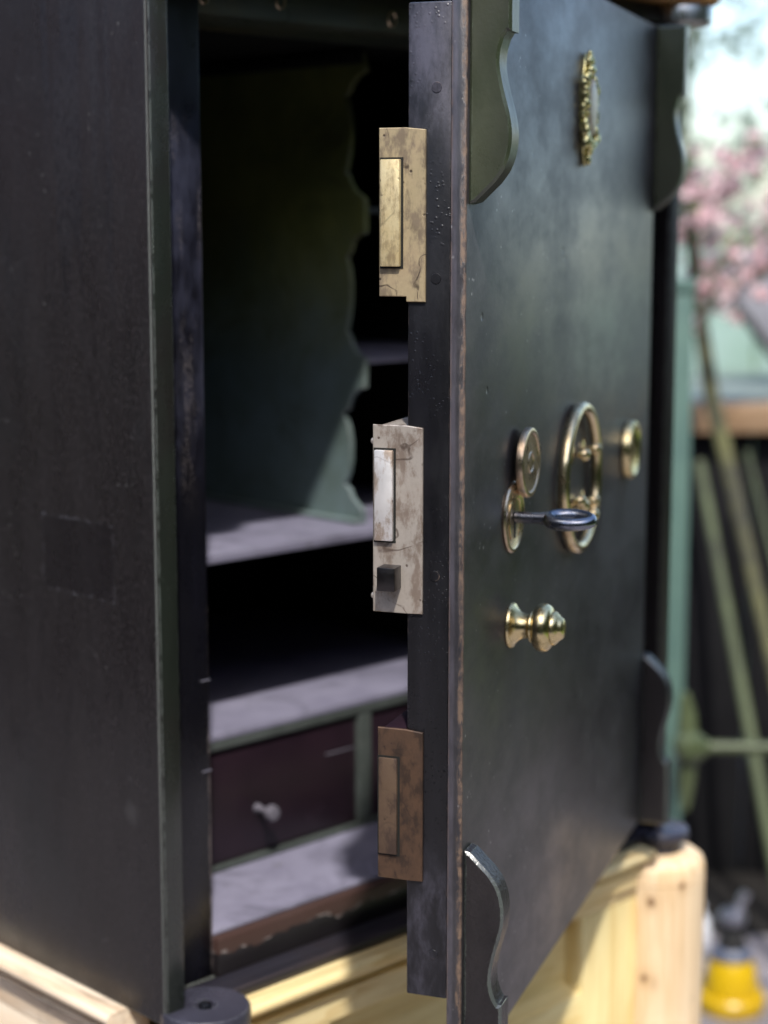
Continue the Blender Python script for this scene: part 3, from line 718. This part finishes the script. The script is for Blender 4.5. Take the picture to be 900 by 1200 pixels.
# ------------------------------------------------------------------ key standing in the lock
def door_world(t, n, z):
    dm = Matrix.Translation((CX, CY, ZB)) @ Matrix.Rotation(R(44.5), 4, 'Z') @ Matrix.Translation((0.0248, -0.2641, 0)) @ Matrix.Rotation(R(26), 4, 'Z')
    return dm @ T(t, -n, Z(z)) @ rot('X', 90)
kM = door_world(0.1044, 0.0, -0.1838)
key = thing('key', 'dark steel key with an oval bow standing in the keyhole of the black door', 'key', kM.to_translation())
key.rotation_euler = kM.to_euler()
MB().lathe([(0.0, 0.0028), (0.0038, 0.0028), (0.0038, 0.008), (0.0037, 0.018), (0.0043, 0.0215), (0.0045, 0.0240), (0.0, 0.0255)], None, 24).build('key_shaft', M_STEEL, key)
bow = []
for k in range(40):
    a = 2 * pi * k / 40
    bow.append((0.0092 * sin(a), 0, 0.0385 - 0.0135 * cos(a)))
MB().tube(bow, [0.0043 + 0.0004 * cos(2 * pi * k / 40) for k in range(40)], 14, True, rot('Z', 10), 0.95).build('key_bow', M_STEEL, key)

# ------------------------------------------------------------------ pine base
base = thing('pine_cabinet', 'pale pine cabinet with round corner posts and moulded rails, under the black safe', 'cabinet', (CX, CY, 0), R(44.5))
def B(z): return CAM_H + z
BW = (0.004, W - 0.004); BF = -0.010
def mould(prof, a0, a1, plane, M=None): return MB().prism(prof, a0, a1, plane, 0, 1, M)
zt = B(-0.5638)
# front rail with nosing, bead and cove: outline in (y, z)
def nose(out0):
    p = [(0.02, zt), (out0 + 0.004, zt), ] + [(out0 - 0.0060 * sin(R(a)), zt - 0.0052 + 0.0052 * cos(R(a))) for a in range(0, 181, 20)]
    p += [(out0 + 0.0035, zt - 0.0118), (out0 + 0.0055, zt - 0.0145), (out0 + 0.0062, zt - 0.0180), (out0 + 0.0030, zt - 0.0184), (out0 + 0.0018, zt - 0.0200), (out0 + 0.0026, zt - 0.0218), (out0 + 0.0062, zt - 0.0224)]
    return p
X0, X1 = 0.0615, 0.552
pf = nose(-0.012)
mould(pf + [(-0.0055, zt - 0.0432), (0.02, zt - 0.0432)], X0, X1, 'yz').build('front_rail', M_PINE_RAIL, base)
mould([(-(y) if False else y, z) for y, z in pf] + [(-0.0055, zt - 0.0432), (0.02, zt - 0.0432)], 0.045, 0.55, 'xz').build('side_rail', M_PINE_SIDE, base)
# side boards below the moulded rail, panel field and frame on the front
MB().box(-0.0050, 0.018, 0.040, 0.55, 0.06, zt - 0.0434, 0.001).build('side_board', M_PINE_Y, base)
MB().box(W - 0.018, W, 0.040, 0.55, 0.06, zt - 0.004, 0.001).build('side_board', M_PINE_Y, base)
MB().box(0.0, W, 0.55, 0.565, 0.06, zt - 0.002, 0.001).build('back_board', M_PINE_X, base)
MB().box(0.4625, X1, -0.0050, 0.018, 0.10, zt - 0.0444, 0.0012).build('stile', M_PINE_ZF, base)
MB().box(X0, 0.155, -0.0050, 0.018, 0.10, zt - 0.0434, 0.0008).build('stile', M_PINE_ZF, base)
MB().box(0.1552, 0.4623, 0.0145, 0.022, B(-0.684), zt - 0.0436, 0.0).build('panel', M_PINE_X, base)
lowz = B(-0.678)
MB().prism([(-0.0052, lowz - 0.004), (-0.0040, lowz - 0.001), (0.0, lowz), (0.0143, lowz + 0.003), (0.018, lowz + 0.003), (0.018, lowz - 0.06), (-0.0052, lowz - 0.06)], 0.1552, 0.4623, 'yz').build('lower_rail', M_PINE_X, base)
MB().box(0.1552, 0.4623, 0.0, 0.018, 0.10, lowz - 0.0602, 0.001).build('door_panel', M_PINE_X, base)
MB().box(0.0, W, -0.008, 0.02, 0.006, 0.098, 0.003).build('plinth', M_PINE_X, base)
def post_point(off, z):
    k = sqrt(0.044 ** 2 - off ** 2)
    return (0.582 + 0.713 * off - 0.75 * k, 0.0035 - 0.701 * off - 0.66 * k, B(z))
knotted(M_PINE_Z, [(post_point(-0.009, -0.612), 0.0048), (post_point(0.019, -0.598), 0.0036), (post_point(-0.014, -0.686), 0.0042)])
for px, py in PIV:
    zc = B(-0.5535)
    r = 0.0440
    MB().lathe([(0.0, zc - 0.021), (0.027, zc - 0.0212), (0.0360, zc - 0.0232), (0.0415, zc - 0.0275), (0.0436, zc - 0.0335), (r, zc - 0.0435), (r - 0.0016, zc - 0.0442), (r, zc - 0.0450), (r, 0.5), (r, 0.12), (r + 0.003, 0.118), (r + 0.003, 0.006), (0.0, 0.006)],
               T(px, py, 0), 48).build('corner_post', M_PINE_Z, base)

# wooden top, part of the safe
wt = MB().prism([(-0.016, TOP + 0.0006), (-0.020, TOP + 0.004), (-0.020, TOP + 0.010), (-0.014, TOP + 0.014), (-0.014, TOP + 0.034), (0.575, TOP + 0.034), (0.575, TOP + 0.0006)], -0.010, W + 0.010, 'yz').build('wooden_top', M_PINE_TOP, safe)
for px, py in PIV:
    MB().lathe([(0.0, TOP + 0.0005), (0.030, TOP + 0.0005), (0.0345, TOP + 0.003), (0.0355, TOP + 0.006), (0.0350, TOP + 0.010), (0.033, TOP + 0.014), (0.033, TOP + 0.0345), (0.0, TOP + 0.0345)], T(px, py, 0), 48).build('corner_cap', M_PINE_TOP, wt)

# ------------------------------------------------------------------ garden corner behind
M_GWALL = paint('pale_green_boards', (0.27, 0.38, 0.345), (0.21, 0.32, 0.26), 4, 0.55, chips=(14, (0.20, 0.30, 0.18), 0.5))
M_GPOST = paint('teal_post_paint', (0.085, 0.150, 0.125), (0.065, 0.120, 0.105), 12, 0.5)
M_BENCH = wood('bench_wood', 0, (0.30, 0.20, 0.12), (0.20, 0.12, 0.06), knots=False, seed=6)
M_BENCH_SHADE = paint('bench_shade_boards', (0.008, 0.008, 0.009), (0.005, 0.005, 0.006), 8, 0.85, spec=0.15)
M_CANE = paint('mossy_cane', (0.080, 0.100, 0.050), (0.035, 0.040, 0.026), 5, 0.6)
M_CANE_D = paint('dark_cane', (0.07, 0.09, 0.045), (0.04, 0.05, 0.03), 7, 0.6)
M_STEM = paint('dark_bark', (0.045, 0.045, 0.032), (0.12, 0.12, 0.05), 9, 0.75, bumpy=0.6)
M_GIRON = paint('olive_iron_paint', (0.075, 0.095, 0.045), (0.050, 0.065, 0.028), 14, 0.4)
M_YEL = paint('yellow_plastic', (0.52, 0.34, 0.004), (0.45, 0.28, 0.004), 8, 0.35)
M_GREYP = paint('grey_rubber', (0.10, 0.12, 0.17), (0.08, 0.09, 0.13), 20, 0.45)
M_BLK = paint('black_rubber', (0.012, 0.012, 0.012), (0.02, 0.02, 0.02), 20, 0.5)
M_ALU = metal('dull_aluminium', (0.50, 0.50, 0.56), 0.35, (0.3, 0.3, 0.33), 0.4, 30)
M_WHITE = paint('white_glaze', (0.72, 0.74, 0.78), (0.65, 0.67, 0.72), 10, 0.25)
M_SHEET = paint('weathered_grey_sheet', (0.30, 0.30, 0.33), (0.20, 0.20, 0.22), 7, 0.5, chips=(9, (0.62, 0.62, 0.66), 0.8))
M_DARK = paint('dark_rim', (0.015, 0.015, 0.016), (0.02, 0.02, 0.02), 12, 0.6)

wall = thing('plank_wall', 'pale green painted plank wall at the back behind the workbench', 'wall', (0.9, 4.45, 0))
rw = random.Random(2)
x = -0.62
while x < 2.4:
    wd = rw.uniform(0.115, 0.135)
    h = 1.30 + rw.uniform(-0.006, 0.006)
    MB().box(x, x + wd - 0.006, rw.uniform(-0.003, 0.003), 0.022, 0.02, h, 0.003).build('plank', M_GWALL, wall)
    x += wd
MB().box(-0.62, 2.4, 0.024, 0.06, 0.3, 0.38, 0.003).build('batten', M_GWALL, wall)
MB().box(-0.62, 2.4, 0.024, 0.06, 1.05, 1.13, 0.003).build('batten', M_GWALL, wall)

M_SHEETP = paint('grey_bench_paint', (0.20, 0.24, 0.225), (0.15, 0.18, 0.165), 7, 0.6)
bench = thing('workbench', 'wooden workbench top with black boards for the shade below it against the green wall', 'workbench', (0.58, 3.6, 0))
MB().box(0, 2.0, 0, 0.045, 0.942, 1.002, 0.004).build('front_board', M_BENCH, bench)
for k_ in range(3): MB().box(0, 2.0, 0.050 + 0.25 * k_, 0.296 + 0.25 * k_, 0.946, 0.999, 0.004).build('top_board', M_SHEETP, bench)
xx = 0.02
while xx < 1.9:
    MB().box(xx, xx + 0.145, 0.05, 0.07, 0.01, 0.938, 0.003).build('shade_panel', M_BENCH_SHADE, bench)  # dark boards stand in for the shade under the bench top
    xx += 0.15

MB_post = thing('teal_post', 'narrow teal green upright post between the safe and the workbench', 'post', (0.474, 2.92, 0))
MB().box(-0.019, 0.019, -0.019, 0.019, 0.006, 1.245, 0.004).build('shaft', M_GPOST, MB_post)
MB().box(-0.022, 0.022, -0.022, 0.022, 1.2452, 1.268, 0.005).build('cap', M_GPOST, MB_post)

fit = thing('iron_bar_fitting', 'olive green iron bar with a round boss bolted to the teal post', 'iron fitting', (0.468, 2.70, 0.560))
MB().lathe([(0.0, 0.034), (0.010, 0.032), (0.017, 0.022), (0.027, 0.010), (0.032, -0.002), (0.027, -0.014), (0.014, -0.022), (0.0, -0.024)], rot('Y', 90), 32).build('boss', M_GIRON, fit)
MB().tube([(-0.004, 0.0, -0.100), (-0.003, 0, -0.06), (-0.002, 0, 0.0), (-0.004, 0, 0.05), (-0.008, 0, 0.085)], [0.007, 0.013, 0.017, 0.014, 0.007], 16).build('upright_lug', M_GIRON, fit)
MB().tube([(0.02, 0, 0.0), (0.20, 0, -0.002), (0.5, 0, -0.004)], 0.0092, 14).build('bar', M_GIRON, fit)
MB().tube([(0.01, 0.02, 0.0), (0.02, 0.12, 0.0), (0.03, 0.199, 0.0)], 0.008, 10).build('bracket_arm', M_GIRON, fit)

for i, (a, b, r, m, lab) in enumerate([
        ((0.612, 3.50, 0.900), (0.745, 3.12, 0.01), 0.0115, M_CANE, 'thicker mossy pole leaning on the workbench, left of the dark shrub stem'),
        ((0.712, 3.54, 0.915), (0.905, 3.22, 0.01), 0.0065, M_CANE_D, 'thin dark green pole leaning on the workbench, right of the shrub stem')]):
    A, Bq = Vector(a), Vector(b)
    p = MB().tube([A.lerp(Bq, k / 8)  for k in range(9)], [r * (0.9 + 0.02 * k) for k in range(9)], 12)
    p = p.build('garden_pole', m); tag(p, lab, 'pole', 'poles leaning on the workbench')

# flowering shrub with its dark stem leaning past the bench
rs = random.Random(11)
shrub = thing('flowering_shrub', 'pink and white flowering shrub on a dark leaning stem in front of the green wall', 'shrub', (0.66, 3.42, 0.0))
stem = [(0.17, -0.30, 0.006), (0.060, -0.12, 0.56), (0.004, 0.03, 0.88), (-0.030, 0.06, 1.02), (-0.062, 0.04, 1.18), (-0.088, 0.0, 1.33), (-0.10, -0.03, 1.44)]
MB().tube(stem, [0.013, 0.012, 0.015, 0.016, 0.015, 0.012, 0.008], 10).build('stem', M_STEM, shrub)
brs = [[(-0.085, 0.04, 1.18), (-0.03, 0.05, 1.27), (0.06, 0.05, 1.36), (0.16, 0.04, 1.42)], [(-0.118, 0.0, 1.33), (-0.06, 0.02, 1.42), (0.03, 0.03, 1.48)],
       [(-0.085, 0.04, 1.20), (0.03, 0.10, 1.25), (0.14, 0.12, 1.31), (0.25, 0.1, 1.36)]]
for b in brs: MB().tube(b, [0.009, 0.007, 0.005, 0.003][:len(b)], 8).build('branch', M_STEM, shrub)
def petals(name, mat, n, spread, size, parent):
    verts, faces = [], []
    for k in range(n):
        c = spread()
        r = size * rs.uniform(0.6, 1.3)
        for q in range(4):
            d = Vector((rs.uniform(-1, 1), rs.uniform(-1, 1), rs.uniform(-1, 1))).normalized()
            u = d.orthogonal().normalized(); v = d.cross(u)
            o = c + d * r * 0.35
            i0 = len(verts)
            verts += [o + u * r, o + v * r * 0.6 + d * r * 0.2, o - u * r, o - v * r * 0.6 - d * r * 0.15]
            faces.append((i0, i0 + 1, i0 + 2, i0 + 3))
    me = bpy.data.meshes.new(name); me.from_pydata([tuple(v) for v in verts], [], faces); me.materials.append(mat)
    o = bpy.data.objects.new(name, me); COL.objects.link(o); o.parent = parent; o['kind'] = 'stuff'
    return o
def leafmat(name, c, c2, tr=0.4):
    t = NT(name)
    col = t.mix(t.rng(t.noise(14, detail=3), 0.35, 0.65), c, c2)
    m = t.fin(col, 0.5)
    tl = t.n.new('ShaderNodeBsdfTranslucent'); t.put(tl.inputs[0], col)
    mx = t.n.new('ShaderNodeMixShader'); mx.inputs[0].default_value = tr
    out = [k for k in t.n if k.type == 'OUTPUT_MATERIAL'][0]
    t.l.new(t.b.outputs[0], mx.inputs[1]); t.l.new(tl.outputs[0], mx.inputs[2]); t.l.new(mx.outputs[0], out.inputs[0])
    return m
M_PINK = leafmat('pink_petals', (0.74, 0.56, 0.56), (0.68, 0.42, 0.45))
M_PALE = leafmat('pale_petals', (0.80, 0.70, 0.70), (0.80, 0.58, 0.60))
M_LEAF = leafmat('shrub_leaves', (0.10, 0.16, 0.06), (0.16, 0.22, 0.08))
def near_branches():
    b = rs.choice(brs); k = rs.randrange(len(b) - 1)
    p = Vector(b[k]).lerp(Vector(b[k + 1]), rs.random())
    return p + Vector((rs.gauss(0, 0.028), rs.gauss(0, 0.05), rs.gauss(0, 0.024)))
petals('pink_blossom', M_PINK, 110, near_branches, 0.015, shrub)
petals('white_blossom', M_PALE, 260, near_branches, 0.014, shrub)
petals('leaf_cluster', M_LEAF, 40, near_branches, 0.014, shrub)

sheet_t = thing('leaning_sheet', 'mottled grey weathered sheet with a dark rim tilted against the green wall', 'sheet', (0.80, 4.02, 1.16))
sm = T(0, 0, 0) @ rot('Y', 52)
MB().box(-0.115, 0.175, 0, 0.008, 0.0, 0.45, 0.001, 2, sm).build('panel', M_SHEET, sheet_t)
MB().box(-0.125, 0.185, -0.006, 0.014, -0.018, -0.0005, 0.003, 2, sm).build('rim', M_DARK, sheet_t)
# yellow tool on the paving
yt = thing('yellow_tool', 'yellow bell-shaped tool with black neck and grey collar standing on the paving', 'tool', (0.604, 3.0, 0.004))
def yl(name, prof, m): return MB().lathe(prof, None, 40).build(name, m, yt)
yl('base_flange', [(0.0, 0.0), (0.058, 0.0), (0.060, 0.006), (0.060, 0.024), (0.055, 0.030), (0.0, 0.030)], M_YEL)
yl('body', [(0.048, 0.0302), (0.047, 0.045), (0.040, 0.082), (0.034, 0.092), (0.0, 0.092)], M_YEL)
yl('collar', [(0.032, 0.0922), (0.037, 0.094), (0.037, 0.104), (0.030, 0.112), (0.0, 0.112)], M_GREYP)
yl('neck', [(0.026, 0.1122), (0.024, 0.125), (0.014, 0.152), (0.0, 0.152)], M_BLK)
yl('cap', [(0.013, 0.1522), (0.021, 0.156), (0.024, 0.166), (0.020, 0.176), (0.0, 0.179)], M_ALU)
MB().tube([(0.006, 0, 0.172), (0.016, 0.0, 0.196), (0.022, 0.0, 0.208)], [0.006, 0.008, 0.008], 12).build('lever', M_ALU, yt)
pot = MB().lathe([(0.0, 0.0), (0.018, 0.0), (0.032, 0.02), (0.036, 0.05), (0.032, 0.075), (0.020, 0.092), (0.022, 0.102), (0.017, 0.108), (0.0, 0.108)], None, 32).build('white_jar', M_WHITE)
pot.location = (0.572, 3.22, 0.004)
tag(pot, 'small white jar half hidden behind the pine post on the paving', 'jar')

# ------------------------------------------------------------------ garden beyond: pale trees, with unseen hedges, fence and sail added to shape the light
def leaf_cloud(name, mat, n, fn, size, parent, kind='stuff'):
    o = petals(name, mat, n, fn, size, parent)
    return o
M_HEDGE = leafmat('hedge_leaves', (0.10, 0.16, 0.030), (0.17, 0.23, 0.055), 0.35)
M_PALETREE = leafmat('pale_tree_leaves', (0.22, 0.28, 0.20), (0.32, 0.38, 0.34), 0.5)
def tree(loc, h, r, n, lab, sz=0.06, mat=M_PALETREE):
    tr = thing('garden_tree', lab, 'tree', loc, 0, 'trees beyond the green wall')
    MB().tube([(0, 0, 0), (0.05, 0, h * 0.3), (0.0, 0.05, h * 0.6), (0.08, 0, h * 0.9)], [0.10, 0.08, 0.06, 0.02], 10).build('trunk', M_STEM, tr)
    for k in range(6):
        a = 1.05 * k; zz = h * (0.3 + 0.09 * k)
        MB().tube([(0.03, 0, zz), (0.4 * r * cos(a), 0.4 * r * sin(a), zz + 0.2 * h), (0.8 * r * cos(a), 0.8 * r * sin(a), zz + 0.25 * h)], [0.04, 0.025, 0.01], 8).build('branch', M_STEM, tr)
    cl = [(rs.uniform(-r, r) * 0.7, rs.uniform(-r, r) * 0.7, h * rs.uniform(0.22, 1.0)) for _ in range(16)]
    def f():
        c = Vector(rs.choice(cl)); return c + Vector((rs.gauss(0, 0.28 * r), rs.gauss(0, 0.28 * r), rs.gauss(0, 0.22 * r)))
    leaf_cloud('crown', mat, n, f, sz, tr)
tree((1.75, 11.0, 0), 3.0, 0.7, 260, 'slim pale green tree with thin foliage beyond the wall', 0.05)
tree((5.2, 17.5, 0), 2.6, 1.3, 500, 'broad low pale tree farther back beyond the wall', 0.07)
def added_hedge_row(lab, loc, y0, y1, hh, n):
    h = thing('hedge', lab, 'hedge', loc)  # unseen hedges added to cut sky light and give green reflections
    def hf(): return Vector((rs.gauss(0, 0.35), rs.uniform(y0, y1), rs.uniform(0.05, hh + 0.15)))
    leaf_cloud('foliage', M_HEDGE, n, hf, 0.08, h)
    MB().box(-0.25, 0.25, y0, y1, 0, hh, 0.05).build('core', M_STEM, h)
added_hedge_row('tall clipped hedge added unseen on the right, behind the photographer, to cut sky light', (4.4, 0, 0), -5.5, -1.9, 3.8, 2200)
added_hedge_row('middle hedge added unseen on the right, beside the safe, for green reflections', (4.6, 0, 0), -1.9, 3.4, 3.9, 3600)
added_hedge_row('low clipped hedge added unseen on the right, farther back', (4.9, 0, 0), 3.6, 10, 0.9, 1800)
bh = thing('hedge', 'tall dark hedge added unseen behind the photographer to cut sky light', 'hedge', (1.0, -5.2, 0))
leaf_cloud('foliage', M_HEDGE, 4200, lambda: Vector((rs.uniform(-5, 4), rs.gauss(0, 0.4), rs.uniform(0.05, 4.6))), 0.09, bh)
MB().box(-5, 4, -0.3, 0.3, 0, 4.4, 0.05).build('core', M_STEM, bh)  # hedge added out of view to darken the safe's interior
fence = thing('added_fence', 'dark brown timber fence added unseen on the left for dark reflections', 'fence', (-2.6, 0, 0))
M_FENCE = wood('dark_fence_wood', 2, (0.055, 0.035, 0.028), (0.03, 0.02, 0.017), knots=False, seed=8)
yy = -5.0
while yy < 5.0:
    MB().box(0, 0.02, yy, yy + 0.142, 0.03, 2.7, 0.003).build('fence_board', M_FENCE, fence); yy += 0.15
for z in (0.4, 1.7): MB().box(-0.04, -0.001, -5, 5, z, z + 0.08, 0.003).build('fence_rail', M_FENCE, fence)  # unseen fence, added so the side panel reflects something dark

sail = thing('added_sun_sail', 'unseen triangular canvas added high up to keep sun off the safe door', 'shade sail', (0.145, -0.09, 2.6))
M_CANVAS = paint('canvas', (0.34, 0.33, 0.29), (0.28, 0.27, 0.24), 4, 0.8)
MB().prism([(0.0, 0.0), (0.58, 1.09), (0.0, 1.09)], 0.0, 0.004, 'xy').build('canvas', M_CANVAS, sail)  # added out of view, its outline cut to keep sun off the door
for a_, b_ in (((0, 0, 0), (-2.72, -2.4, 0.09)), ((0, 1.09, 0), (-2.72, 2.6, 0.09)), ((0.58, 1.09, 0), (2.50, 1.8, 0.15))):
    MB().tube([a_, tuple((p + q) / 2 - (0.05 if k == 2 else 0) for k, (p, q) in enumerate(zip(a_, b_))), b_], 0.003, 6).build('cord', M_CANVAS, sail)
MB().tube([(2.50, 1.8, -2.6), (2.50, 1.8, 0.25)], 0.03, 10).build('sail_pole', M_FENCE, sail)
